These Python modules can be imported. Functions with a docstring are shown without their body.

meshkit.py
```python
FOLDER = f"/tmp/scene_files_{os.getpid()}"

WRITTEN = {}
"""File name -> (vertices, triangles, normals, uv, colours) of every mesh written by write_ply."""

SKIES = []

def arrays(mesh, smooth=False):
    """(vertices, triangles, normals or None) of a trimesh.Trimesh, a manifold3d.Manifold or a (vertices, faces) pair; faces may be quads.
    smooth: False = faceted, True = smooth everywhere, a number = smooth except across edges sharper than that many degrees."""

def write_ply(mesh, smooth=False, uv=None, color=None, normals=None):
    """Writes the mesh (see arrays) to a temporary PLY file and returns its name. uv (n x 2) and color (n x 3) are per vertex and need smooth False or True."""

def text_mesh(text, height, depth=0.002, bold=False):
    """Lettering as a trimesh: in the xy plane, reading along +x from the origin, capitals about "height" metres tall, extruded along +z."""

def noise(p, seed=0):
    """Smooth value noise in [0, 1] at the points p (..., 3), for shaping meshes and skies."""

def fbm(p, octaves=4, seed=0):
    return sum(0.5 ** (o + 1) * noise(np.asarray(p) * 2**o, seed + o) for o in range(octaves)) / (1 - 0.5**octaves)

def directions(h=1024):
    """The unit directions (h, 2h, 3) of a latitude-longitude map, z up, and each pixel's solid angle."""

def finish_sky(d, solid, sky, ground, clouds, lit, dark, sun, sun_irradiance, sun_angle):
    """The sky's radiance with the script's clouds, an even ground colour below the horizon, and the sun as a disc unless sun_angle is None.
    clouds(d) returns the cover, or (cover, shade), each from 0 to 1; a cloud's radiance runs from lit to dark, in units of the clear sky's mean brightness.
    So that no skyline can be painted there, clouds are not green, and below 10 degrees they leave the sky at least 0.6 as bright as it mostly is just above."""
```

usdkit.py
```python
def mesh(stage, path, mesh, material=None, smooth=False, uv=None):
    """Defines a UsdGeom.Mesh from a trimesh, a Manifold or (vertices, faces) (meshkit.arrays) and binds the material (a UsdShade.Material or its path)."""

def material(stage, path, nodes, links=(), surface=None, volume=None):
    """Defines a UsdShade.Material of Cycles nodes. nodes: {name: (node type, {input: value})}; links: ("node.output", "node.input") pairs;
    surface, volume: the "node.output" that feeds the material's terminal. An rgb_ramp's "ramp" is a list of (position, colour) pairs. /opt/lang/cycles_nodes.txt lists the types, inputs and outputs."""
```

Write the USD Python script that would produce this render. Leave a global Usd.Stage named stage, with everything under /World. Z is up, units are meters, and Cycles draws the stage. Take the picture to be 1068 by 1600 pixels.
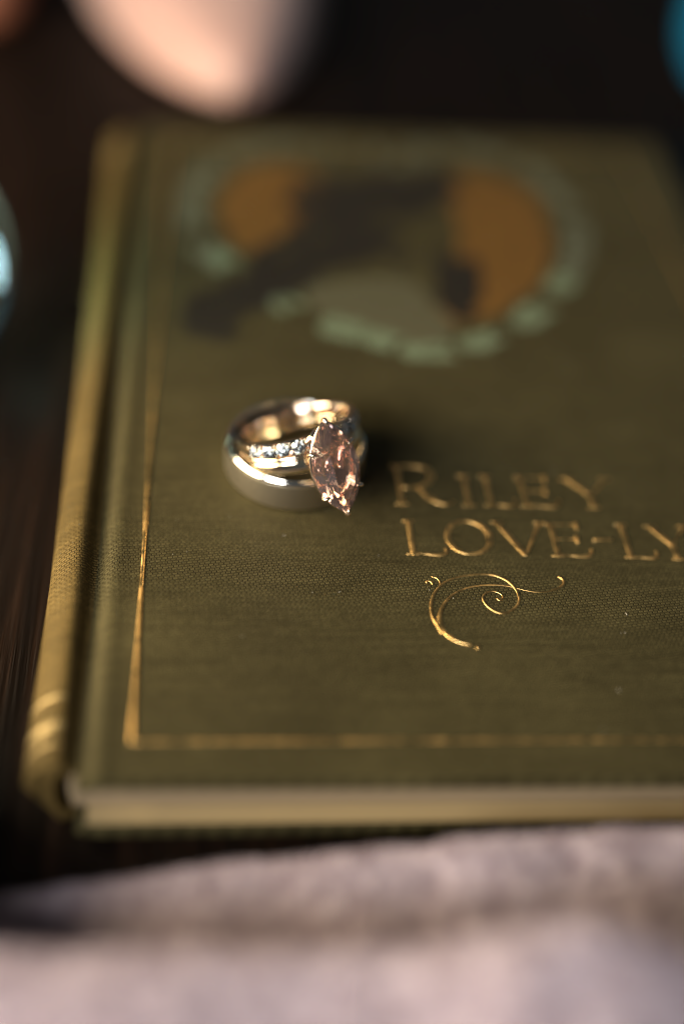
import math
import numpy as np, trimesh, usdkit, meshkit
from scipy.interpolate import CubicSpline, PchipInterpolator
from pxr import Usd, UsdGeom, UsdLux, UsdShade, Gf, Sdf, Vt

stage = Usd.Stage.CreateInMemory()
UsdGeom.SetStageUpAxis(stage, UsdGeom.Tokens.z)
UsdGeom.SetStageMetersPerUnit(stage, 1.0)
UsdGeom.Xform.Define(stage, '/World')
UsdGeom.Scope.Define(stage, '/World/Looks')
rng = np.random.default_rng(7)
MM = 0.001          # lengths below are in millimetres: x along the book's width, y away from its lower edge, z up from the front cover
TABLE = -12.2

# ---------------------------------------------------------------- camera
RIGHT, UP, FWD = (0.99566, -0.0624, 0.06906), (-0.01167, 0.65245, 0.75774), (0.09234, 0.75526, -0.64889)
EYE = (23.76 * MM, -115.137 * MM, 144.171 * MM)
cam = UsdGeom.Camera.Define(stage, '/World/camera')
cam.AddTransformOp().Set(Gf.Matrix4d(*RIGHT, 0, *UP, 0, *[-c for c in FWD], 0, *EYE, 1))
cam.CreateHorizontalApertureAttr(24.0)
cam.CreateVerticalApertureAttr(24.0 * 1024 / 683)
cam.CreateFocalLengthAttr(24.0 * 2212.9 / 1068)
cam.CreateFStopAttr(2.7)
cam.CreateFocusDistanceAttr(0.2105)
cam.CreateClippingRangeAttr(Gf.Vec2f(0.005, 50))
cam.CreateExposureAttr(0.0)

# ---------------------------------------------------------------- light: one window to the left, a dim room
def rect_light(name, pos, target, w, h, intensity, color):
    l = UsdLux.RectLight.Define(stage, '/World/' + name)
    pos, target = np.array(pos) * MM, np.array(target) * MM
    z = pos - target; z /= np.linalg.norm(z)
    x = np.cross([0, 0, 1], z); x /= np.linalg.norm(x); y = np.cross(z, x)
    l.AddTransformOp().Set(Gf.Matrix4d(*x, 0, *y, 0, *z, 0, *pos, 1))
    l.CreateWidthAttr(w * MM); l.CreateHeightAttr(h * MM)
    l.CreateIntensityAttr(intensity); l.CreateColorAttr(Gf.Vec3f(*color))
    return l
rect_light('window_light', (-185, 25, 80), (20, 50, 0), 210, 110, 29.0, (1.0, 0.85, 0.58))
rect_light('room_light', (-420, -620, 470), (40, -10, 0), 420, 230, 36.0, (0.97, 0.98, 1.0))
dome = UsdLux.DomeLight.Define(stage, '/World/room_air')
UsdShade.MaterialBindingAPI.Apply(dome.GetPrim()).Bind(usdkit.material(stage, '/World/Looks/room_air', {
    'b': ('background_shader', {'color': (0.85, 0.95, 1.0), 'strength': 0.07})}, [], surface='b.background'))

# ---------------------------------------------------------------- materials
def mat(name, nodes, links, surface='p.BSDF'):
    return usdkit.material(stage, '/World/Looks/' + name, nodes, links, surface=surface)
def plain(name, **kw):
    return mat(name, {'p': ('principled_bsdf', kw)}, [])

def cloth(name, dark, light, rough=0.55):
    return mat(name, {
        't': ('texture_coordinate', {}),
        'nd': ('noise_texture', {'scale': 900.0, 'detail': 2.0}),
        'nsub': ('vector_math', {'math_type': 'multiply_add', 'vector2': (0.00034, 0.0002, 0.0), 'vector3': (0, 0, 0)}),
        'add': ('vector_math', {'math_type': 'add'}),
        'm': ('mapping', {'rotation': (0, 0, -0.13), 'scale': (1000 / 0.78 * 0.5, 1000 / 0.52 * 0.25, 1.0)}),
        'br': ('brick_texture', {'scale': 1.0, 'mortar_size': 0.10, 'mortar_smooth': 1.0, 'brick_width': 0.5, 'row_height': 0.25, 'offset': 0.37,
                                 'color1': (1, 1, 1), 'color2': (0.55, 0.55, 0.55), 'mortar': (0, 0, 0)}),
        'bw': ('rgb_to_bw', {}),
        'big': ('noise_texture', {'scale': 45.0, 'detail': 5.0, 'roughness': 0.6}),
        'fine': ('noise_texture', {'scale': 2600.0, 'detail': 3.0}),
        'mx': ('mix', {'color1': dark, 'color2': light}),
        'ms': ('mapping', {'scale': (55.0, 1500.0, 1.0)}), 'sl': ('noise_texture', {'scale': 1.0, 'detail': 3.0, 'roughness': 0.6}), 'sr': ('map_range', {'from_min': 0.32, 'from_max': 0.68, 'to_min': 0.7, 'to_max': 1.15, 'clamp': True}),
        'dk2': ('mix', {'mix_type': 'multiply', 'fac': 1.0}), 'hs2': ('math', {'math_type': 'multiply_add', 'value2': 0.6}),
        'rp': ('map_range', {'from_min': 0.3, 'from_max': 0.72, 'to_min': 0.0, 'to_max': 1.0, 'clamp': True}),
        'hs': ('math', {'math_type': 'multiply_add', 'value2': 0.35}),
        'dk': ('mix', {'mix_type': 'multiply', 'fac': 0.7}),
        'b': ('bump', {'distance': 0.00016, 'strength': 0.9}),
        'p': ('principled_bsdf', {'roughness': rough, 'sheen_weight': 0.04, 'sheen_roughness': 0.4, 'sheen_tint': (1.0, 0.75, 0.35), 'specular_ior_level': 0.12, 'specular_tint': (1.0, 0.8, 0.5)}),
    }, [('t.object', 'nd.vector'), ('nd.color', 'nsub.vector1'), ('t.object', 'add.vector1'), ('nsub.vector', 'add.vector2'), ('add.vector', 'm.vector'), ('m.vector', 'br.vector'),
        ('br.color', 'bw.color'), ('t.object', 'big.vector'), ('t.object', 'fine.vector'), ('big.fac', 'rp.value'), ('rp.result', 'mx.fac'),
        ('fine.fac', 'hs.value1'), ('bw.val', 'hs.value3'), ('t.object', 'ms.vector'), ('ms.vector', 'sl.vector'), ('sl.fac', 'sr.value'), ('sl.fac', 'hs2.value1'), ('hs.value', 'hs2.value3'), ('hs2.value', 'b.height'),
        ('mx.color', 'dk.color1'), ('br.color', 'dk.color2'), ('dk.color', 'dk2.color1'), ('sr.result', 'dk2.color2'), ('dk2.color', 'p.base_color'), ('b.normal', 'p.normal')])
COVER = cloth('olive_book_cloth', (0.057, 0.047, 0.020), (0.105, 0.086, 0.036))
SPINE = cloth('lit_spine_cloth', (0.13, 0.084, 0.026), (0.21, 0.135, 0.043))  # same book cloth, lighter and more golden: side light on the spine painted in
def worn_gold(name, base, rough, wear):
    return mat(name, {'t': ('texture_coordinate', {}), 'n': ('noise_texture', {'scale': 1900.0, 'detail': 5.0, 'roughness': 0.65}), 'b': ('bump', {'distance': 0.00006, 'strength': 0.55}),
        'n2': ('noise_texture', {'scale': 700.0, 'detail': 3.0}), 'r': ('map_range', {'from_min': 0.35, 'from_max': 0.65, 'to_min': rough - wear, 'to_max': rough + wear, 'clamp': True}),
        'p': ('principled_bsdf', {'base_color': base, 'metallic': 1.0})},
        [('t.object', 'n.vector'), ('t.object', 'n2.vector'), ('n.fac', 'b.height'), ('b.normal', 'p.normal'), ('n2.fac', 'r.value'), ('r.result', 'p.roughness')])
GILT = worn_gold('stamped_gilt', (0.86, 0.53, 0.19), 0.40, 0.14)
RUBBED = worn_gold('rubbed_gilt', (0.42, 0.31, 0.15), 0.6, 0.12)
def print_mat(name, a, b, scale=500.0):
    return mat(name, {'t': ('texture_coordinate', {}), 'n': ('noise_texture', {'scale': scale, 'detail': 3.0}), 'mx': ('mix', {'color1': a, 'color2': b}),
        'bump': ('bump', {'distance': 0.00008, 'strength': 0.6}), 'n2': ('noise_texture', {'scale': 2200.0}),
        'p': ('principled_bsdf', {'roughness': 0.6, 'specular_ior_level': 0.3})},
        [('t.object', 'n.vector'), ('t.object', 'n2.vector'), ('n.fac', 'mx.fac'), ('mx.color', 'p.base_color'), ('n2.fac', 'bump.height'), ('bump.normal', 'p.normal')])
LEAF = print_mat('printed_sage_green', (0.12, 0.145, 0.08), (0.19, 0.22, 0.13))
DULL_LEAF = print_mat('printed_dull_green', (0.105, 0.11, 0.07), (0.155, 0.16, 0.105))
ORANGE = print_mat('printed_ochre_orange', (0.10, 0.045, 0.009), (0.18, 0.085, 0.016), 260.0)
DARKINK = print_mat('printed_dark_brown', (0.012, 0.009, 0.006), (0.026, 0.019, 0.011))
PALEINK = print_mat('printed_pale_olive', (0.07, 0.06, 0.03), (0.11, 0.095, 0.05))
PAPER = mat('aged_paper', {'t': ('texture_coordinate', {}), 'm': ('mapping', {'scale': (6.0, 6.0, 3200.0)}), 'n': ('noise_texture', {'scale': 1.0, 'detail': 3.0}),
    'mx': ('mix', {'color1': (0.17, 0.115, 0.06), 'color2': (0.34, 0.255, 0.155)}), 'p': ('principled_bsdf', {'roughness': 0.8, 'specular_ior_level': 0.2})},
    [('t.object', 'm.vector'), ('m.vector', 'n.vector'), ('n.fac', 'mx.fac'), ('mx.color', 'p.base_color')])
ENDPAPER = plain('endpaper', base_color=(0.36, 0.255, 0.12), roughness=0.7)
WOOD = mat('dark_walnut', {'t': ('texture_coordinate', {}), 'm': ('mapping', {'rotation': (0, 0, 0.12), 'scale': (420.0, 16.0, 60.0)}),
    'n': ('noise_texture', {'scale': 1.0, 'detail': 6.0, 'roughness': 0.65, 'distortion': 0.6}), 'r': ('rgb_ramp', {'ramp': [(0.3, (0.002, 0.0012, 0.0008)), (0.55, (0.007, 0.0036, 0.0021)), (0.75, (0.024, 0.011, 0.006))]}),
    'm2': ('mapping', {'rotation': (0, 0, 0.12), 'scale': (1500.0, 45.0, 60.0)}), 'n2': ('noise_texture', {'scale': 1.0, 'detail': 4.0}),
    'b': ('bump', {'distance': 0.0004, 'strength': 0.7}), 'p': ('principled_bsdf', {'roughness': 0.5, 'specular_ior_level': 0.1})},
    [('t.object', 'm.vector'), ('m.vector', 'n.vector'), ('n.fac', 'r.fac'), ('r.color', 'p.base_color'), ('t.object', 'm2.vector'), ('m2.vector', 'n2.vector'), ('n2.fac', 'b.height'), ('b.normal', 'p.normal')])
ROSE = plain('polished_rose_gold', base_color=(0.96, 0.78, 0.63), metallic=1.0, roughness=0.08)
YELLOW = plain('polished_yellow_gold', base_color=(0.94, 0.80, 0.58), metallic=1.0, roughness=0.07)
WHITEGOLD = plain('polished_pale_metal', base_color=(0.80, 0.76, 0.68), metallic=1.0, roughness=0.09)
SATIN = mat('brushed_pale_metal', {'t': ('texture_coordinate', {}), 'm': ('mapping', {'scale': (60.0, 60.0, 9000.0)}), 'n': ('noise_texture', {'scale': 1.0, 'detail': 3.0}),
    'b': ('bump', {'distance': 0.00003, 'strength': 0.35}), 'p': ('principled_bsdf', {'base_color': (0.52, 0.46, 0.36), 'metallic': 1.0, 'roughness': 0.36})},
    [('t.object', 'm.vector'), ('m.vector', 'n.vector'), ('n.fac', 'b.height'), ('b.normal', 'p.normal')])
GEM = plain('peach_gemstone', base_color=(0.97, 0.72, 0.66), roughness=0.0, ior=1.58, transmission_weight=0.98)
DIAMOND = plain('diamond', base_color=(0.93, 0.99, 1.0), roughness=0.0, ior=2.4, transmission_weight=1.0)
SUEDE = plain('blush_satin', base_color=(0.44, 0.26, 0.22), roughness=0.5, sheen_weight=0.3)
LINING = plain('shoe_lining', base_color=(0.5, 0.33, 0.26), roughness=0.7)
SOLE = plain('shoe_sole', base_color=(0.12, 0.07, 0.05), roughness=0.5)
LEATHER = mat('brown_leather', {'t': ('texture_coordinate', {}), 'v': ('voronoi_texture', {'scale': 900.0}), 'b': ('bump', {'distance': 0.0002, 'strength': 0.4}),
    'p': ('principled_bsdf', {'base_color': (0.16, 0.055, 0.03), 'roughness': 0.5})}, [('t.object', 'v.vector'), ('v.distance', 'b.height'), ('b.normal', 'p.normal')])
TEAL = plain('teal_glass', base_color=(0.55, 0.88, 0.95), roughness=0.0, ior=1.45, transmission_weight=1.0)
NAVY = plain('dark_blue_glass', base_color=(0.015, 0.22, 0.38), roughness=0.04, ior=1.5, transmission_weight=0.45)
VELVET = mat('dusty_pink_velvet', {'t': ('texture_coordinate', {}), 'n': ('noise_texture', {'scale': 300.0, 'detail': 6.0, 'roughness': 0.75}),
    'r': ('map_range', {'from_min': 0.3, 'from_max': 0.7, 'to_min': 0.0, 'to_max': 1.0, 'clamp': True}),
    'mx': ('mix', {'color1': (0.17, 0.11, 0.13), 'color2': (0.62, 0.52, 0.55)}), 'b': ('bump', {'distance': 0.0012, 'strength': 0.5}),
    'p': ('principled_bsdf', {'roughness': 0.85, 'specular_ior_level': 0.1, 'sheen_weight': 0.8, 'sheen_roughness': 0.35, 'sheen_tint': (1.0, 0.90, 0.92)})},
    [('t.object', 'n.vector'), ('n.fac', 'r.value'), ('r.result', 'mx.fac'), ('mx.color', 'p.base_color'), ('n.fac', 'b.height'), ('b.normal', 'p.normal')])

# ---------------------------------------------------------------- scene helpers
used = {}
def free(path):
    n = used.get(path, 0); used[path] = n + 1
    return path if n == 0 else '%s_%03d' % (path, n)
def keys(prim, label=None, cat=None, group=None, kind=None):
    for k, v in (('label', label), ('category', cat), ('group', group), ('kind', kind)):
        if v: prim.SetCustomDataByKey(k, v)
def thing(name, label, cat, loc=(0, 0, 0), group=None):
    x = UsdGeom.Xform.Define(stage, free('/World/' + name))
    x.AddTranslateOp().Set(Gf.Vec3d(*[c * MM for c in loc]))
    p = x.GetPrim(); keys(p, label, cat, group)
    p_loc[str(p.GetPath())] = np.array(loc, float)
    return p
p_loc = {}
def part(parent, name, mesh, material, smooth=False, label=None, kind=None):
    """A mesh given in book millimetres, child of a thing (or of one of its parts)."""
    root = '/'.join(str(parent.GetPath()).split('/')[:3])
    off = p_loc.get(root, np.zeros(3))
    if isinstance(mesh, (tuple, list)):
        mesh = trimesh.Trimesh(np.asarray(mesh[0], float), tri(mesh[1]), process=False)
    m = mesh.copy(); m.vertices = (np.asarray(m.vertices) - off) * MM
    u = usdkit.mesh(stage, free(str(parent.GetPath()) + '/' + name), m, material, smooth=smooth)
    keys(u.GetPrim(), label, None, None, kind)
    return u.GetPrim()
def tri(f):
    f = np.asarray(f, int)
    return np.vstack([f[:, [0, 1, 2]], f[:, [0, 2, 3]]]) if f.shape[1] == 4 else f
def cat_meshes(ms):
    return trimesh.util.concatenate(ms)
def box(x0, x1, y0, y1, z0, z1, r=0.0):
    if r <= 0:
        b = trimesh.creation.box((x1 - x0, y1 - y0, z1 - z0)); b.apply_translation(((x0 + x1) / 2, (y0 + y1) / 2, (z0 + z1) / 2)); return b
    s = trimesh.creation.icosphere(2, r)
    pts = [s.vertices + c for c in [(x, y, z) for x in (x0 + r, x1 - r) for y in (y0 + r, y1 - r) for z in (z0 + r, z1 - r)]]
    return trimesh.convex.convex_hull(np.vstack(pts))
def grid(P, close_u=False, close_v=False):
    """P (nu, nv, 3) -> mesh."""
    nu, nv = P.shape[:2]
    iu = np.arange(nu if close_u else nu - 1); iv = np.arange(nv if close_v else nv - 1)
    a, b = np.meshgrid(iu, iv, indexing='ij'); a2, b2 = (a + 1) % nu, (b + 1) % nv
    f = np.stack([a * nv + b, a2 * nv + b, a2 * nv + b2, a * nv + b2], -1).reshape(-1, 4)
    return trimesh.Trimesh(P.reshape(-1, 3), tri(f), process=False)
def spline(pts, n, closed=False):
    pts = np.asarray(pts, float); t = np.r_[0, np.cumsum(np.linalg.norm(np.diff(pts, axis=0), axis=1))]
    return CubicSpline(t, pts)(np.linspace(0, t[-1], n))
def tube(pts, r, n=10, caps=True):
    pts = np.asarray(pts, float); r = np.broadcast_to(r, len(pts)).astype(float)
    T = np.gradient(pts, axis=0); T /= np.linalg.norm(T, axis=1)[:, None]
    ref = np.array([0.123, 0.456, 0.88]); rings = []
    u = np.cross(T[0], ref); u /= np.linalg.norm(u)
    for p, t, q in zip(pts, T, r):
        u = u - t * (u @ t); u /= np.linalg.norm(u); v = np.cross(t, u)
        a = np.linspace(0, 2 * np.pi, n, endpoint=False)
        rings.append(p + q * (np.cos(a)[:, None] * u + np.sin(a)[:, None] * v))
    if caps:
        rings = [np.repeat(pts[:1], n, 0)] + rings + [np.repeat(pts[-1:], n, 0)]
    m = grid(np.array(rings), close_v=True); m.invert() if m.volume < 0 else None
    return m
def lathe(profile, n=128, closed=True):
    pr = np.asarray(profile, float); a = np.linspace(0, 2 * np.pi, n, endpoint=False)
    P = np.stack([np.stack([r * np.cos(a), r * np.sin(a), np.full(n, z)], -1) for r, z in pr])
    m = grid(P, close_u=closed, close_v=True)
    if m.volume < 0: m.invert()
    return m
def ribbon(pts, widths, height=0.15, z=0.0, nseg=9):
    """A stamped stroke on the cover: a half-round bead along a flat path."""
    pts = np.asarray(pts, float); widths = np.broadcast_to(widths, len(pts)).astype(float)
    T = np.gradient(pts, axis=0); T /= np.maximum(np.linalg.norm(T, axis=1)[:, None], 1e-9)
    Nn = np.stack([-T[:, 1], T[:, 0]], 1)
    a = np.linspace(0, np.pi, nseg); rows = []
    ext_p = np.vstack([pts[:1] - T[:1] * widths[0] * 0.3, pts, pts[-1:] + T[-1:] * widths[-1] * 0.3])
    ext_n = np.vstack([Nn[:1], Nn, Nn[-1:]]); ext_w = np.r_[widths[0] * 0.15, widths, widths[-1] * 0.15]
    for p, n_, w in zip(ext_p, ext_n, ext_w):
        h = height * min(1.0, w / 0.5)
        rows.append(np.c_[p[0] + n_[0] * np.cos(a) * w / 2, p[1] + n_[1] * np.cos(a) * w / 2, z - 0.03 + (h + 0.03) * np.sin(a)])
    m = grid(np.array(rows))
    if m.face_normals[:, 2].mean() < 0: m.invert()
    return m

# ---------------------------------------------------------------- table
t = box(-800, 800, -500, 900, TABLE - 30, TABLE, 3.0)
tb = usdkit.mesh(stage, free('/World/table_top'), (np.asarray(t.vertices) * MM, t.faces), WOOD, smooth=30)
keys(tb.GetPrim(), 'dark brown wooden table top under the olive book', 'table', None, 'structure')

# ---------------------------------------------------------------- the book
W, L = 126.3, 187.0
book = thing('book', 'olive green clothbound book with gilt lettering lying flat under the rings', 'book', (63, 93, TABLE))
prof = [(12.0, -2.3), (9.5, -2.35), (8.1, -2.9), (7.2, -3.0), (6.2, -2.7), (5.2, -2.5), (3.6, -2.6), (2.2, -3.4), (1.6, -4.6), (1.9, -6.5), (3.2, -8.6), (2.8, -9.4), (2.0, -8.5),
        (0.75, -6.6), (0.0, -4.8), (0.35, -3.2), (1.15, -2.0), (2.2, -0.98), (3.3, -0.3), (4.3, -0.05), (5.2, -0.42), (6.05, -1.35), (6.8, -1.85), (7.5, -1.8), (8.2, -1.2), (8.9, -0.45), (9.6, -0.02), (10.4, 0.12), (11.4, 0.02), (12.6, -0.06), (14, -0.03), (16, 0.0)]
top = CubicSpline(np.r_[0, np.cumsum(np.linalg.norm(np.diff(prof, axis=0), axis=1))], prof)
pr = top(np.linspace(0, top.x[-1], 110))
i0 = np.argmax(pr[:, 0] < 1.35) - 2
# front cover: board with the pressed joint; spine: the rounded back (one cloth skin, split at the joint)
outer = pr[np.argmin(pr[:, 0]):]                                   # from the lowest outer spine point up and over to the flat board
cut = np.argmin(np.abs(outer[:, 0] - 6.9) + (outer[:, 1] < -2.2) * 9)
def slab(poly, y0, y1, n=40, sag=0.0):
    """Closed prism of a profile (x, z) along y, its two ends slightly rounded."""
    poly = np.asarray(poly, float); c = poly.mean(0)
    ys = np.r_[y0, y0 + 0.12, y0 + 0.4, np.linspace(y0 + 2, y1 - 2, n), y1 - 0.4, y1 - 0.12, y1]
    sh = np.r_[0.28, 0.1, 0, np.zeros(n), 0, 0.1, 0.28]
    nrm = np.roll(poly, -1, 0) - np.roll(poly, 1, 0); nrm = np.c_[-nrm[:, 1], nrm[:, 0]]; nrm /= np.maximum(np.linalg.norm(nrm, axis=1)[:, None], 1e-9)
    area = 0.5 * np.sum(poly[:, 0] * np.roll(poly[:, 1], -1) - np.roll(poly[:, 0], -1) * poly[:, 1])
    if area < 0: nrm = -nrm
    P = np.array([np.c_[(poly + nrm * s)[:, 0], np.full(len(poly), y), (poly + nrm * s)[:, 1]] for y, s in zip(ys, sh)])
    m = grid(P, close_v=True)
    k = len(poly); import shapely.geometry as sg
    v2, f2 = trimesh.creation.triangulate_polygon(sg.Polygon(poly), engine='earcut')
    caps = []
    for e, row in ((0, P[0]), (-1, P[-1])):
        # map triangulated vertices back to the ring
        idx = np.array([np.argmin(((poly - v) ** 2).sum(1)) for v in v2])
        caps.append(trimesh.Trimesh(row, idx[f2] if e == 0 else idx[f2][:, ::-1], process=False))
    m = cat_meshes([m] + caps); m.merge_vertices(); trimesh.repair.fix_normals(m)
    return m
edge_r = [(W - 0.5, -0.06), (W - 0.12, -0.35), (W, -0.9), (W, -1.9), (W - 0.3, -2.3)]
joint = outer[cut:]
front_poly = np.vstack([joint, [(40, 0.0), (80, 0.0), (W - 1.2, 0.0)], edge_r, [(80, -2.4), (40, -2.4), (12, -2.4), (9.3, -2.5), (8.2, -2.75), (7.1, -2.75)]])
cover = part(book, 'front_cover', slab(front_poly, 0, L), COVER, smooth=35)
sp_out = outer[:cut + 1]
low = [(3.2, -9.9), (3.7, -10.9), (4.1, -11.75), (4.5, -12.1), (5.0, -12.0), (5.6, -11.4), (6.5, -10.8)]
spine_poly = np.vstack([[(6.5, -10.1), (5.1, -9.95), (4.3, -8.6), (4.0, -6.2), (4.1, -3.8), (4.7, -2.7), (5.7, -2.5), (6.6, -2.8)],
                        sp_out[::-1], low])
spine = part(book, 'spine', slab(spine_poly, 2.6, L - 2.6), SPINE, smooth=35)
back_poly = [(6.5, -10.85), (6.9, -10.1), (7.4, -9.65), (8.2, -9.5), (W - 0.8, -9.5), (W - 0.2, -9.8), (W, -10.4), (W, -11.5), (W - 0.4, -12.0), (W - 1, -12.15), (10, -12.15), (8.5, -12.0), (7.0, -11.5)]
part(book, 'back_cover', slab(back_poly, 0, L), COVER, smooth=35)
part(book, 'endpaper', box(8.0, W - .5, .35, L - .5, -9.5, -9.42), ENDPAPER)
# page block: gatherings of leaves, each a slightly different size
leaves = []
zs = np.linspace(-9.38, -3.05, 29)
for k in range(28):
    d = rng.uniform(-0.28, 0.28) if k % 4 else rng.uniform(-0.5, -0.1)
    leaves.append(box(5.6 + .5 * abs(k - 14) / 14, W - 3.4 + d, 3.3 - d * 0.6, L - 3.3 + rng.uniform(-.2, .2), zs[k] + 0.012, zs[k + 1] - 0.012))
part(book, 'page_block', cat_meshes(leaves), PAPER)
# gilt frame on the cover
GX0, GX1, GY0, GY1 = 13.88, W - 9.0, 6.32, L - 7.5
def line(a, b, w, h):
    n = 60; p = np.linspace(a, b, n)
    return ribbon(p, w * (1 + 0.05 * np.sin(np.arange(n) * 1.7)), h)
for a, b, w in (((GX0, GY0), (GX0, GY1), 0.6), ((GX0 + .5, GY0), (GX1 - .5, GY0), 0.6), ((GX1, GY0), (GX1, GY1), 0.6), ((GX0 + .5, GY1), (GX1 - .5, GY1), 0.8)):
    part(cover, 'gilt_line', line(a, b, w, .24 if a[0] == b[0] else .07), GILT, smooth=True)
# gilt bands round the spine
def spine_band(y0, y1):
    s = sp_out[(sp_out[:, 0] < 5.0)]
    n = np.gradient(s, axis=0); n = np.c_[-n[:, 1], n[:, 0]]; n /= np.linalg.norm(n, axis=1)[:, None]
    if n[-1, 1] < 0: n = -n
    P = np.array([np.c_[(s + n * o)[:, 0], np.full(len(s), y), (s + n * o)[:, 1]] for y, o in ((y0, -.02), (y0 + .12, .05), (y1 - .12, .05), (y1, -.02))])
    m = grid(P)
    if m.face_normals[:, 2].mean() < 0: m.invert()
    return m
for y0, y1 in ((14.0, 14.7), (8.6, 10.0), (6.0, 6.5), (172, 174.5), (176, 177.2)):
    part(spine, 'gilt_band', spine_band(y0, y1), RUBBED, smooth=True)

# ---- title lettering, each letter of stamped strokes
def S(x0, y0, x1, y1, w0, w1=None, n=10):
    p = np.linspace((x0, y0), (x1, y1), n); return ribbon(p, np.linspace(w0, w1 or w0, n))
def C(pts, ws, n=40):
    p = spline(pts, n); return ribbon(p, np.interp(np.linspace(0, 1, n), np.linspace(0, 1, len(ws)), ws))
STEM, HAIR, SER = 0.86, 0.3, 0.36
def stem(x, y0, y1, lean=0.0, sw=STEM):
    return [S(x + lean, y0, x, y1, sw, sw * 0.92), S(x + lean - 0.95, y0 + 0.02, x + lean + 0.95, y0 + 0.02, SER), S(x - 0.9, y1 - 0.02, x + 0.8, y1 - 0.02, SER)]
def letter_R(x, y0, y1):
    ym = y0 + (y1 - y0) * 0.46
    return stem(x, y0, y1) + [C([(x, y1 - .1), (x + 2.6, y1 + 0.2), (x + 5.0, y1 - 0.8), (x + 5.4, y1 - 2.6), (x + 3.8, ym + .4), (x + 0.3, ym)], [.35, .6, 1.05, 1.1, .6, .35]),
                              C([(x + 2.8, ym + .1), (x + 4.2, y0 + 2.3), (x + 5.8, y0 + 0.6), (x + 7.6, y0 + 0.15), (x + 8.3, y0 + .8)], [.6, 1.05, 1.1, .7, .35])]
def letter_L(x, y0, y1, w=4.4):
    return stem(x, y0, y1) + [C([(x, y0 + .05), (x + w * .6, y0 - .05), (x + w, y0 + .15), (x + w + .2, y0 + 1.5)], [.35, .4, .7, .45])]
def letter_E(x, y0, y1, w=4.2):
    ym = (y0 + y1) / 2 + .2
    return stem(x, y0, y1) + [S(x, y1 - .05, x + w * .9, y1 - .05, HAIR), S(x + w * .92, y1 + .25, x + w * .92, y1 - 1.2, .75, .4), S(x, ym, x + w * .8, ym, HAIR), S(x + w * .82, ym + .75, x + w * .82, ym - .75, .75, .5),
                              C([(x, y0 + .05), (x + w * .7, y0 - .02), (x + w + .6, y0 + .25), (x + w + 1.0, y0 + 1.6)], [.35, .4, .75, .45])]
def letter_Y(x, y0, y1, w=6.4):
    ym = y0 + (y1 - y0) * .42; xc = x + w * .5
    return [S(x, y1, xc, ym, 1.0, .95), S(x + w, y1, xc + .1, ym, .42, .36), S(xc, ym + .1, xc + .1, y0, 1.0), S(x - .8, y1, x + 1, y1, SER), S(x + w - .9, y1, x + w + .9, y1, SER), S(xc - .8, y0, xc + 1, y0, SER)]
def letter_V(x, y0, y1, w=6.6):
    xc = x + w * .5
    return [S(x, y1, xc, y0, 1.0, .95), S(x + w, y1, xc + .15, y0, .62, .5), S(x - .9, y1, x + 1, y1, SER), S(x + w - .8, y1, x + w + .9, y1, SER)]
def letter_O(cx, cy, rx, ry):
    a = np.linspace(0, 2 * np.pi, 70); return [ribbon(np.c_[cx + rx * np.cos(a), cy + ry * np.sin(a)], .5 + .5 * np.abs(np.cos(a)))]
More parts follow.
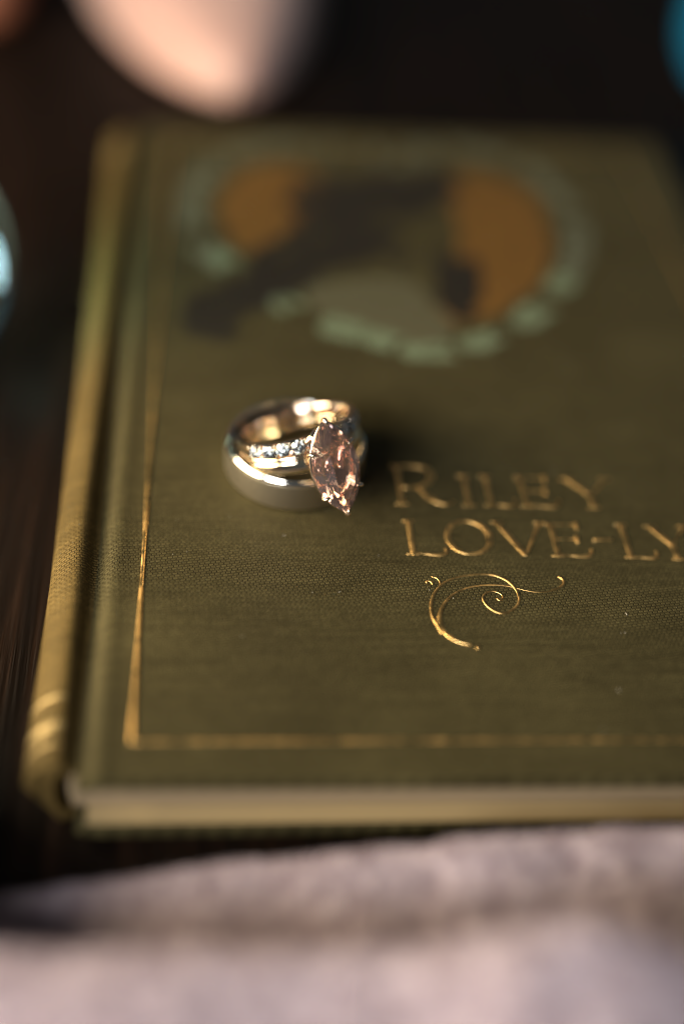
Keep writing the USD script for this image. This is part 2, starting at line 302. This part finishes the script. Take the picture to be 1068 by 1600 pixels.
letters = [letter_R(54.0, 54.8, 64.3), stem(64.8, 54.6, 62.0), letter_L(68.3, 54.7, 62.0, 3.8), letter_E(74.1, 54.6, 61.9, 4.3), letter_Y(81.8, 54.5, 61.7),
           letter_L(54.6, 43.0, 50.7, 4.9), letter_O(63.7, 47.0, 3.3, 3.8), letter_V(68.6, 43.1, 50.6, 6.8), letter_E(77.1, 42.9, 50.3, 4.4), [S(83.4, 46.7, 86.2, 46.8, .55)], letter_L(88.5, 42.7, 50.4, 4.0), letter_Y(93.1, 42.4, 50.0, 5.4)]
for k, l in enumerate(letters):
    part(cover, 'hyphen' if k == 9 else 'letter', cat_meshes(l), GILT, smooth=True)
# ---- scroll flourish
out_pts = [(57.0, 26.2), (56.6, 27.61), (56.04, 29.67), (56.14, 32.25), (57.09, 34.89), (59.1, 37.09), (61.36, 38.13), (63.31, 38.5), (65.46, 38.62), (67.5, 37.86), (68.9, 36.18), (69.44, 34.34), (69.12, 32.36), (67.84, 30.88), (66.37, 30.32),
           (65.08, 31.02), (64.13, 32.48), (63.98, 33.46), (64.64, 34.6), (65.7, 34.95), (66.7, 34.55), (67.03, 33.66), (66.55, 33.05), (66.15, 33.4)]
in_pts = [(61.0, 23.9), (59.94, 24.25), (58.55, 25.1), (57.4, 26.67), (57.0, 28.72), (57.6, 31.29), (59.17, 33.75), (61.48, 35.43), (63.69, 36.13), (66.08, 36.32), (68.4, 36.0), (70.42, 35.28), (72.0, 34.86), (73.91, 34.95), (75.44, 35.57), (76.67, 36.5), (76.8, 37.6), (76.26, 38.2)]
def dot(x, y, r):
    s = trimesh.creation.icosphere(3, 1.0); s.vertices = s.vertices * (r, r, 0.14) + (x, y, 0.0); return s
part(cover, 'flourish', cat_meshes([C(out_pts, [.45, .5, .42, .34, .34, .4, .42, .36, .3, .34], 220), C(in_pts, [.45, .7, .75, .5, .36, .32, .3, .14, .2, .4, .42], 200), dot(61.9, 23.5, .42),
     C([(57.9, 35.9), (57.95, 36.9), (57.5, 37.8), (56.9, 38.0)], [.3, .32, .3, .3], 30), C([(56.75, 36.4), (56.6, 36.95), (56.15, 37.1), (55.95, 36.7)], [.36, .36, .36, .36], 24)]), GILT, smooth=True)

# ---- a little dust on the cloth
dust = []
for k in range(90):
    x, y = rng.uniform(16, 122), rng.uniform(3, 130)
    a, q = rng.uniform(0, np.pi), rng.uniform(.03, .075)
    d = trimesh.creation.icosphere(1, q); d.vertices = d.vertices * ((1, 1, .7) if k % 3 else (4.5, .5, .5)); d.apply_transform(trimesh.transformations.rotation_matrix(a, (0, 0, 1)))
    d.apply_translation((x, y, .04)); dust.append(d)
part(cover, 'dust', cat_meshes(dust), plain('pale_dust', base_color=(0.55, 0.5, 0.42), roughness=0.9), smooth=True, kind='stuff')

# ---- printed picture: a leafy heart-shaped wreath round a dark-haired figure, flat ink on the cloth
import shapely.geometry as sg
from shapely import affinity
def sheet(poly, z, h=0.03):
    ms = []
    for g in getattr(poly, 'geoms', [poly]):
        if g.area > 0.05:
            m = trimesh.creation.extrude_polygon(g, h, engine='earcut'); m.apply_translation((0, 0, z)); ms.append(m)
    return cat_meshes(ms)
def blob(pts, wob=1.2, seed=0, n=160):
    p = spline(list(pts) + [pts[0]], n)[:-1]; c = p.mean(0); r = p - c
    k = 1 + wob * 0.05 * (meshkit.noise(np.c_[p * 0.28, np.full(len(p), seed)], seed) - .5) * 2
    return sg.Polygon(c + r * k[:, None]).buffer(0)
wreath = [(64.6, 172.5), (56, 177.2), (49.5, 178.6), (35.2, 177.0), (24.9, 169.1), (19.6, 155.3), (19.0, 143.5), (22.5, 131.5), (28.3, 124.0), (36.3, 115.3), (40.1, 109.6), (45.4, 105.1), (50.8, 102.4), (57.3, 98.3), (64.4, 97.2), (72.0, 101.0), (82.0, 108.5), (90.5, 119.5), (96.1, 131.0), (99.0, 141.7), (98.6, 157.8), (92.4, 171.5), (83, 178.6), (74, 178.8), (64.6, 172.5)]
wp = spline(wreath, 400)
part(cover, 'printed_panel', sheet(blob([(27.1, 160.5), (33.1, 167.7), (42, 168), (47, 155), (40.1, 141.3), (35.1, 134.3), (30.9, 131.4), (26.0, 138.8), (24.6, 149.3)], 1, 1), 0.01), ORANGE)
part(cover, 'printed_panel', sheet(blob([(73.0, 166.9), (83, 168), (90.8, 161.8), (93.3, 147.5), (88.6, 124.5), (77.6, 111.2), (68.9, 106.9), (72.8, 134.8), (74.0, 152.7)], 1, 2), 0.01), ORANGE)
part(cover, 'printed_dress', sheet(blob([(40.4, 118.6), (50.5, 122.2), (63.0, 121.2), (66.1, 112.2), (68.7, 106.5), (63.9, 100.2), (54.6, 102.7), (45.6, 108.4)], 1, 3), 0.02), PALEINK)
from shapely import union_all
def curls(path, rad, n, seed):
    """A mass of curls: many small round locks along a path, with gaps between."""
    g = np.random.default_rng(seed); p = spline(path, n); q = np.interp(np.linspace(0, 1, n), np.linspace(0, 1, len(rad)), rad); out = []
    for c, w in zip(p, q):
        for _ in range(7):
            a, d = g.uniform(0, 2 * np.pi), w * math.sqrt(g.uniform(0, 1)); rr = g.uniform(.8, 2.2)
            out.append(sg.Point(c[0] + d * math.cos(a), c[1] + d * math.sin(a)).buffer(rr, 5))
    return union_all(out).simplify(.05)
part(cover, 'printed_hair', sheet(curls([(24, 103), (25.5, 112), (33, 118), (42, 130), (50, 137), (57, 134)], [3.5, 5, 4.5, 8, 9, 6], 46, 4), 0.05), DARKINK)
part(cover, 'printed_hair', sheet(curls([(47, 148), (51, 154), (60, 155), (68, 161), (72, 162)], [7, 12, 11, 8, 5], 44, 5), 0.051), DARKINK)
part(cover, 'printed_hair', sheet(curls([(71, 129), (71.5, 121), (70, 112)], [4, 4, 2.2], 18, 6), 0.052), DARKINK)
leaf_shape = sg.Polygon(np.vstack([np.c_[np.linspace(-1, 1, 9), 0.34 * (1 - np.linspace(-1, 1, 9) ** 2)], np.c_[np.linspace(1, -1, 9)[1:-1], -0.34 * (1 - np.linspace(1, -1, 9)[1:-1] ** 2)]]))
def put_leaf(x, y, ang, sz, k, m):
    l = affinity.rotate(affinity.scale(leaf_shape, sz, sz * 1.15, origin=(0, 0)), ang, origin=(0, 0))
    part(cover, 'printed_leaf', sheet(affinity.translate(l, x, y), 0.03 + 0.0005 * (k % 20), 0.03), m)
kk = 0
clusters = [(36.2, 114.5, 5.6), (47.5, 104.6, 4.8), (54.5, 101.5, 3.2), (62.6, 97.6, 6.0), (73.0, 101.6, 4.6), (83.6, 110.4, 5.6), (92.0, 122.5, 4.4), (25.0, 128.5, 3.6)]
for cx_, cy_, ext in clusters:                                      # bright sprigs along the lower edge of the wreath
    i = int(np.argmin(((wp - (cx_, cy_)) ** 2).sum(1))); d = wp[(i + 3) % 400] - wp[i - 3]; d /= np.hypot(*d); n_ = np.array([-d[1], d[0]])
    for q in np.linspace(-1, 1, 5):
        for sgn in (-1, 1):
            c_ = np.array([cx_, cy_]) + d * q * ext * .62 + n_ * sgn * rng.uniform(.8, 2.0)
            put_leaf(*c_, math.degrees(math.atan2(d[1], d[0])) + sgn * rng.uniform(25, 65), rng.uniform(1.7, 2.4), kk, LEAF); kk += 1
for k in range(0, 398, 5):                                          # faded sprigs round the rest
    p, d = wp[k], wp[(k + 3) % 400] - wp[k]; d = d / max(np.hypot(*d), 1e-9); n_ = np.array([-d[1], d[0]])
    if p[1] < 126 or rng.random() < .15: continue
    for sgn in (-1, 1):
        put_leaf(*(p + n_ * sgn * rng.uniform(.8, 2.2)), math.degrees(math.atan2(d[1], d[0])) + sgn * rng.uniform(20, 55), rng.uniform(1.8, 2.6), kk, DULL_LEAF); kk += 1

# ---------------------------------------------------------------- wide satin ring standing flat on the cover
MX, MY = 37.19, 63.36
band = thing('wide_ring', 'wide pale metal ring with brushed side, flat on the book around two gold rings', 'ring', (MX, MY, 0.0))
sh = np.array([MX, MY, 0.02])
def at(m, o=sh): m = m.copy(); m.apply_translation(o); return m
body = [(11.20, 0.75), (11.26, 1.1), (11.28, 3.0), (11.26, 4.9), (11.20, 5.15), (10.9, 5.2), (10.9, 0.7)]
rim_t = [(10.9, 5.1), (11.18, 5.14), (11.20, 5.24), (11.14, 5.5), (11.0, 5.74), (10.86, 5.82), (10.78, 5.76), (10.74, 5.66), (10.70, 5.78), (10.62, 5.96), (10.5, 6.02), (10.34, 5.94), (10.2, 5.7), (10.2, 5.1)]
rim_b = [(r, 5.9 - z + 0.02) for r, z in rim_t][::-1]
liner = [(10.22, 0.65), (10.14, 1.6), (10.12, 3.0), (10.14, 4.4), (10.22, 5.25), (10.9, 5.15), (10.9, 0.75)]
part(band, 'outer_face', at(lathe(body, 256)), SATIN, smooth=30)
part(band, 'rim', at(lathe(rim_t, 256)), WHITEGOLD, smooth=40)
part(band, 'rim', at(lathe(rim_b, 256)), WHITEGOLD, smooth=40)
part(band, 'inner_face', at(lathe(liner, 256)), WHITEGOLD, smooth=30)

# ---------------------------------------------------------------- the two gold rings, tilted inside the wide ring
EC = np.array([36.755, 63.842, 8.894]); EN = np.array([-.30416, .42541, 1.0]); EN /= np.linalg.norm(EN)
def frame(N):
    u = np.cross([0, 1, 0], N); u /= np.linalg.norm(u); return u, np.cross(N, u)
def ring_point(C0, N, az, r, ax):
    u, v = frame(N); a = np.radians(az)
    return C0 + np.multiply.outer(np.cos(a) * r, u) + np.multiply.outer(np.sin(a) * r, v) + np.multiply.outer(np.broadcast_to(ax, np.shape(np.asarray(az) * r)), N)
def sweep_ring(C0, N, section, n=288):
    """section(az) -> (k, 2) of (radius, axial), a closed loop."""
    P = []
    for az in np.linspace(0, 360, n, endpoint=False):
        s = np.asarray(section(az)); P.append(ring_point(C0, N, np.full(len(s), az), s[:, 0], s[:, 1]))
    m = grid(np.array(P), close_u=True, close_v=True)
    if m.volume < 0: m.invert()
    return m
GAZ = -66.0
# plain band
tilt = math.radians(25.3); hdir = EN[:2] / np.linalg.norm(EN[:2])
WN = np.array([hdir[0] * math.sin(tilt), hdir[1] * math.sin(tilt), math.cos(tilt)]); WC = EC - 2.14 * EN
def w_section(az):
    h = 2.8 + 0.55 * math.cos(math.radians(az - GAZ))
    return [(8.75, -.25), (8.9, -.06), (9.3, 0), (9.68, -.08), (9.88, -.26), (9.95, -.5), (9.88, -.74), (9.7, -.9), (9.55, -.98), (9.72, -1.08), (9.92, -1.3), (10.0, -1.3 - (h - 1.3) / 2), (9.9, -h + .4), (9.62, -h + .1), (9.3, -h), (8.9, -h + .06), (8.75, -h + .25), (8.68, -h / 2)]
wed = thing('plain_gold_ring', 'plain polished yellow gold ring tilted under the jewelled ring, inside the wide ring', 'ring', tuple(WC))
part(wed, 'band', sweep_ring(WC, WN, w_section), YELLOW, smooth=50)
# jewelled band
STONES = [234, 248, 262, 276, 290, 313, 327, 341, 355]
def e_h(az): return 2.1 + 0.42 * math.cos(math.radians(az - GAZ))
def chan(az):
    d = abs((az - 294.5 + 180) % 360 - 180); return float(np.clip((69.5 - d) / 2.5, 0, 1))
def e_section(az):
    h, c = e_h(az), chan(az); ro = 10.0; rc = ro - 1.04 * c
    return [(8.75, -.2), (8.9, -.03), (9.4, 0), (ro - .06, 0), (ro, -.06), (ro, -.14), (rc + .03 * (1 - c), -.2), (rc + .06 * (1 - c), -h / 2), (rc + .03 * (1 - c), -h + .2), (ro, -h + .14), (ro, -h + .06), (ro - .06, -h), (9.4, -h), (8.9, -h + .03), (8.75, -h + .2), (8.7, -h / 2)]
eng = thing('jewelled_ring', 'rose gold ring with a pointed oval peach stone and small diamonds on its shoulders', 'ring', tuple(EC))
part(eng, 'band', sweep_ring(EC, EN, e_section, 360), ROSE, smooth=40)
def brilliant(r, n=16, th=0.0):
    P = []
    for k in range(n):
        a = 2 * np.pi * k / n + th
        P += [(r * math.cos(a), r * math.sin(a), 0.02 * r), (r * math.cos(a), r * math.sin(a), -0.02 * r)]
    for k in range(8):
        a = 2 * np.pi * k / 8 + th
        P.append((.56 * r * math.cos(a + np.pi / 8), .56 * r * math.sin(a + np.pi / 8), .33 * r))
        P.append((.80 * r * math.cos(a), .80 * r * math.sin(a), .205 * r))
        P.append((.22 * r * math.cos(a), .22 * r * math.sin(a), -.70 * r))
    P.append((0, 0, -.86 * r))
    return trimesh.convex.convex_hull(np.array(P))
def place(m, o, x, y, z):
    m = m.copy(); m.vertices = o + m.vertices @ np.array([x, y, z]); return m
beads = []
for az in STONES:
    a = math.radians(az); u, v = frame(EN); d = math.cos(a) * u + math.sin(a) * v; tg = np.cross(EN, d)
    o = ring_point(EC, EN, az, 9.98, -e_h(az) / 2)
    part(eng, 'diamond', place(brilliant(1.15, th=rng.uniform(0, .7)), o, tg, EN, d), DIAMOND)
    for off in (-7, 7):
        for ax in (-.42, -e_h(az + off) + .42):
            s = trimesh.creation.icosphere(2, 0.22); s.apply_translation(ring_point(EC, EN, az + off, 10.02, ax)); beads.append(s)
part(eng, 'setting_bead', cat_meshes(beads), WHITEGOLD, smooth=True, kind='stuff')
# the centre stone in its claw basket
u, v = frame(EN); ga = math.radians(GAZ); GD = math.cos(ga) * u + math.sin(ga) * v; GT = np.cross(EN, GD)
GO = EC - 4.55 * EN + 15.2 * GD
gr = math.radians(0); GD, GT = math.cos(gr) * GD + math.sin(gr) * GT, math.cos(gr) * GT - math.sin(gr) * GD
A_, B_ = 7.4, 3.75
def marq(t, s=1.0):
    """t in [-1, 1] along the length, side +-1: half width."""
    R_ = (A_ ** 2 + B_ ** 2) / (2 * B_); return s * (math.sqrt(max(R_ ** 2 - (t * A_) ** 2, 0)) - (R_ - B_))
def marq_loop(s, n, shift=0.0):
    P = []
    for side in (1, -1):
        for k in range(n):
            q = (k + shift) / n; t = math.cos(math.pi * q) if True else 0
            t = side * t; P.append((side * marq(t) * s, t * A_ * s))
    return np.array(P)
def marquise():
    P = []
    for x, y in marq_loop(1.0, 10): P += [(x, y, .1), (x, y, -.1)]
    for x, y in marq_loop(.66, 5, .5): P.append((x, y, 1.6))
    for x, y in marq_loop(.52, 5, .5): P.append((x, y, -1.75))
    P += [(0, 1.6, -3.25), (0, -1.6, -3.25), (0, 0, -3.35)]
    return trimesh.convex.convex_hull(np.array(P))
part(eng, 'centre_stone', place(marquise(), GO, GT, EN, GD), GEM, label='pointed oval peach pink stone')
def g3(x, y, z): return GO + x * GT + y * EN + z * GD
def rail(s, z, r):
    p = marq_loop(s, 40); p = np.vstack([p, p[:1]]); return tube(np.array([g3(x, y, z) for x, y in p]), r, 10, False)
part(eng, 'basket', cat_meshes([rail(.985, -.48, .24), rail(.62, -2.3, .3)] +
     [tube(spline([ring_point(EC, EN, GAZ + o, 9.7, ax), g3(-o * .10, 2.2 + yy, -3.6), g3(-o * .10, yy, -2.3)], 14), .42) for o, ax, yy in ((-12, -1.2, 2.6), (12, -1.2, 2.6), (-9, -1.9, -.6), (9, -1.9, -.6))]), ROSE, smooth=True)
def claw(sx, t):
    x, y = sx * marq(t), t * A_
    nx, ny = (0.0, math.copysign(1, t)) if abs(t) > .97 else (sx * .95, math.copysign(.3, t))
    pts = [g3(x * .6, y * .62, -2.3), g3(x * .9 + nx * .1, y * .92, -1.0), g3(x + nx * .26, y + ny * .26, -.1), g3(x + nx * .16, y + ny * .16, .42), g3(x - nx * .3, y - ny * .3, .62), g3(x - nx * .62, y - ny * .62, .74)]
    return tube(spline(pts, 20), np.r_[np.full(12, .30), np.linspace(.31, .36, 5), .32, .24, .10], 12)
for sx, t in ((1, .999), (1, -.999), (-1, .42), (1, .45), (-1, -.55), (1, -.5)):
    part(eng, 'claw', claw(sx, t), ROSE, smooth=True)

# ---------------------------------------------------------------- velvet cloth heaped in front of the book
vel = thing('velvet_cloth', 'folded dusty pink velvet cloth heaped in front of the book', 'cloth', (40, -40, TABLE))
xs = np.linspace(-70, 190, 300)
def prof_y(x):
    zr = -10.75 + 13.6 * (1 - math.exp(-max(x, 0) / 62.0)) if x > 0 else -10.75
    zf_drop = 0.3; side = float(np.clip((-x - 8) / 10, 0, 1)); side = side * side * (3 - 2 * side); sy = 15 * side
    zr = min(zr, 2.6) + 0.25 * math.sin(x * .35) * (x > 5)
    zf = -zf_drop + float(np.interp(x, [-70, -20, 2, 25, 45, 56, 63, 69, 76, 95, 130, 190], [6, 6.5, 7.2, 8.6, 10.4, 13.4, 15.9, 14.8, 10.8, 8.4, 7, 5]))
    yf = float(np.interp(x, [-70, 2, 45, 63, 76, 190], [-27, -29, -31.5, -31.5, -33.5, -36]))
    zr += 24 * side  # unseen fold left of the view, added to shade the rear velvet
    fy = -9.0 + sy + 0.30 * (zr + 10.75)
    return [(fy, -12.1), (fy - .6, (zr - 12.1) / 2 - .3), ((fy - 9.6 + sy) / 2, zr - .5), (-9.8 + sy, zr), (-13 + sy * .6, zr - .5), (-17.5, zr - 1.2), (-22, zr - 2.0), (yf + 2.6, zr - 2.2), (yf + 1.0, (zr + zf) / 2 - 2), (yf + .8, zf - 5), (yf + .6, zf - 1.4), (yf - .6, zf), (yf - 3.5, zf - .3), (yf - 9, zf - 2.6), (yf - 18, zf - 7), (yf - 32, zf - 12), (yf - 48, -10.5), (yf - 60, -12.0)]
rows = []
for x in xs:
    c = np.array(prof_y(x)); d = np.r_[0, np.cumsum(np.linalg.norm(np.diff(c, axis=0), axis=1))]
    rows.append(np.c_[np.full(170, x), PchipInterpolator(d / d[-1], c)(np.linspace(0, 1, 170))])
VP = np.array(rows)
from scipy.ndimage import gaussian_filter
for k in (1, 2): VP[..., k] = gaussian_filter(VP[..., k], (3, 1.2))
X, Y, Z = VP[..., 0], VP[..., 1], VP[..., 2]
fr = np.clip((-Y - 31) / 5, 0, 1)                                   # soft folds running towards the front
Z = Z + fr * (.8 * np.exp(-((X - 58 - (Y + 31) * .25) / 5) ** 2) - .7 * np.exp(-((X - 65.5 - (Y + 31) * .45) / 4.2) ** 2) + 1.2 * np.exp(-((X - 74) / 6) ** 2) + .5 * np.sin(X * .17 + Y * .05 + 1.0))
Z = Z + 0.9 * (meshkit.fbm(np.stack([X * .11, Y * .13, Z * .1], -1), 3, 3) - .5) * np.clip((Z - TABLE) / 3, 0, 1)
VP[..., 2] = np.maximum(Z, TABLE + .15)
vm = grid(VP)
if vm.face_normals[:, 2].mean() < 0: vm.invert()
part(vel, 'pile_cloth', vm, VELVET, smooth=True)
# short standing pile
near = (np.abs(vm.triangles_center[:, 0] - 40) < 62) & (vm.triangles_center[:, 1] > -50)
sub = trimesh.Trimesh(vm.vertices, vm.faces[near], process=False)
pp, fi = trimesh.sample.sample_surface(sub, 90000, seed=3)
nn = sub.face_normals[fi]
lay = np.array([.25, .35, .1]) + .5 * (np.stack([meshkit.noise(pp * .25, s) for s in (1, 2, 3)], -1) - .5) * 2 + rng.normal(0, .25, pp.shape)
ln = rng.uniform(.45, .95, len(pp))[:, None]
p1 = pp + (nn + lay * .35) * ln * .55; p2 = pp + (nn * .85 + lay * .8) * ln
pts = np.stack([pp - nn * .05, p1, p2], 1).reshape(-1, 3)
cv = UsdGeom.BasisCurves.Define(stage, '/World/velvet_cloth/pile')
cv.CreateTypeAttr('linear')
cv.CreateCurveVertexCountsAttr(Vt.IntArray.FromNumpy(np.full(len(pp), 3, np.int32)))
cv.CreatePointsAttr(Vt.Vec3fArray.FromNumpy(((pts - p_loc['/World/velvet_cloth']) * MM).astype(np.float32)))
cv.CreateWidthsAttr(Vt.FloatArray.FromNumpy(np.tile([.10, .08, .03], len(pp)).astype(np.float32) * MM)); cv.SetWidthsInterpolation('vertex')
UsdShade.MaterialBindingAPI.Apply(cv.GetPrim()).Bind(VELVET)
keys(cv.GetPrim(), None, None, None, 'stuff')

# ---------------------------------------------------------------- things behind and beside the book, far out of focus
def shoe(label, tip, yaw):
    s = thing('pointed_shoe', label, 'shoe', (*tip, TABLE))
    st = np.r_[0, 1.2, 3, 6, 10, 16, 24, 34, 46, 60, 80, 105, 135, 165, 195, 215, 228, 235]
    wd = np.interp(st, [0, 1.2, 3, 6, 10, 16, 24, 34, 46, 60, 80, 110, 150, 190, 220, 235], [.6, 4.2, 7, 10, 13.2, 16.8, 20.8, 24.5, 28, 31, 34.5, 34, 29, 27, 26, 15])
    ht = np.interp(st, [0, 3, 10, 24, 46, 80, 120, 170, 235], [4.5, 9.5, 13.5, 18.5, 25, 36, 42, 50, 62])
    bs = np.interp(st, [0, 20, 60, 95, 150, 200, 235], [3.2, 2.2, 2.0, 4, 30, 50, 54])
    c, sn = math.cos(yaw), math.sin(yaw)
    def w3(x, y, z): return np.stack([tip[0] + c * x - sn * y, tip[1] + sn * x + c * y, TABLE + z], -1)
    outer_, inner_ = [], []
    th = np.linspace(0, 1, 41)
    for y, w_, h_, b_ in zip(st, wd, ht, bs):
        op = float(np.interp(y, [62, 80, 110, 200, 235], [0, .42, .55, .5, .30]))
        lim = np.pi / 2 * (1 - op * .92)
        a = np.r_[np.linspace(0, lim, 20), np.linspace(np.pi - lim, np.pi, 20)]
        for lst, k in ((outer_, 0.0), (inner_, 1.3)):
            ww = max(w_ - k, .3)
            x = np.sign(np.cos(a)) * np.abs(np.cos(a)) ** .75 * ww; z = b_ + np.sin(a) ** .85 * max(h_ - k - b_ * (h_ < b_), 1) * (1 if b_ < 5 else .9)
            lst.append(w3(x, np.full(len(a), y + k * (y < 4)), z))
    O, I = np.array(outer_), np.array(inner_)
    # the vamp is closed in front of the throat; behind it the two sides stand apart
    def sides(P, n0):
        return [grid(P[:n0 + 1]), grid(P[n0:, :20]), grid(P[n0:, 20:])]
    n0 = int(np.argmax(st >= 60))
    part(s, 'upper', cat_meshes(sides(O, n0)), SUEDE, smooth=60)
    part(s, 'lining', cat_meshes(sides(I, n0)), LINING, smooth=60)
    sl = []
    for y, w_, b_ in zip(st, wd, bs):
        xx = np.array([-1, -.9, .9, 1, .9, -.9]) * (w_ - .6 if w_ > 1 else w_); zz = b_ + np.array([-.9, -1.8, -1.8, -.9, .4, .4])
        sl.append(w3(xx, np.full(6, y), zz))
    part(s, 'sole', grid(np.array(sl), close_v=True), SOLE, smooth=40)
    hl = [w3(np.cos(q) * r, 212 + np.sin(q) * r, np.full(16, z)) for z, r in ((0, 0.01), (0, 5), (20, 6.5), (40, 12), (52, 17), (52, .01)) for q in [np.linspace(0, 2 * np.pi, 16, endpoint=False)]]
    part(s, 'heel', grid(np.array(hl), close_v=True), SUEDE, smooth=40)
shoe('blush pink pointed shoe, its toe just behind the top edge of the book', (29.0, 221.0), math.radians(7))

lc = thing('leather_case', 'dark reddish brown rounded leather case in the top left corner beside the pink shoe', 'case', (-58, 300, TABLE))
part(lc, 'case_body', box(-105, -28, 258, 330, TABLE, TABLE + 26, 9), LEATHER, smooth=40)
part(lc, 'case_lid', box(-105.5, -27.5, 257.5, 330.5, TABLE + 26.6, TABLE + 44, 8.5), LEATHER, smooth=40)

def bottle(label, x, y, r, h, material):
    b = thing('round_bottle', label, 'bottle', (x, y, TABLE))
    k = np.linspace(0, np.pi * .86, 40)
    zc, hz = h * .47, h * .47
    prof_ = [(0.02, 1.6)] + [(max(r * math.sin(q) ** .8, .02) if q > 0 else .02, zc - hz * math.cos(q)) for q in k[3:]]
    top_z = prof_[-1][1]; prof_ += [(r * .26, top_z + 2), (r * .25, top_z + 7), (r * .31, top_z + 8), (r * .31, top_z + 10), (0.02, top_z + 10)]
    m = lathe(prof_, 96, closed=False); m.apply_translation((x, y, TABLE))
    if m.volume < 0: m.invert()
    part(b, 'body', m, material, smooth=50)
    st = trimesh.creation.icosphere(4, r * .36); st.apply_translation((x, y, TABLE + top_z + 10 + r * .34))
    part(b, 'stopper', st, material, smooth=True)
bottle('round teal glass bottle at the left edge, beside the spine of the book', -36.2, 105, 25, 52, TEAL)
bottle('dark blue glass bottle in the far right corner, behind the book', 169, 236, 25, 46, NAVY)
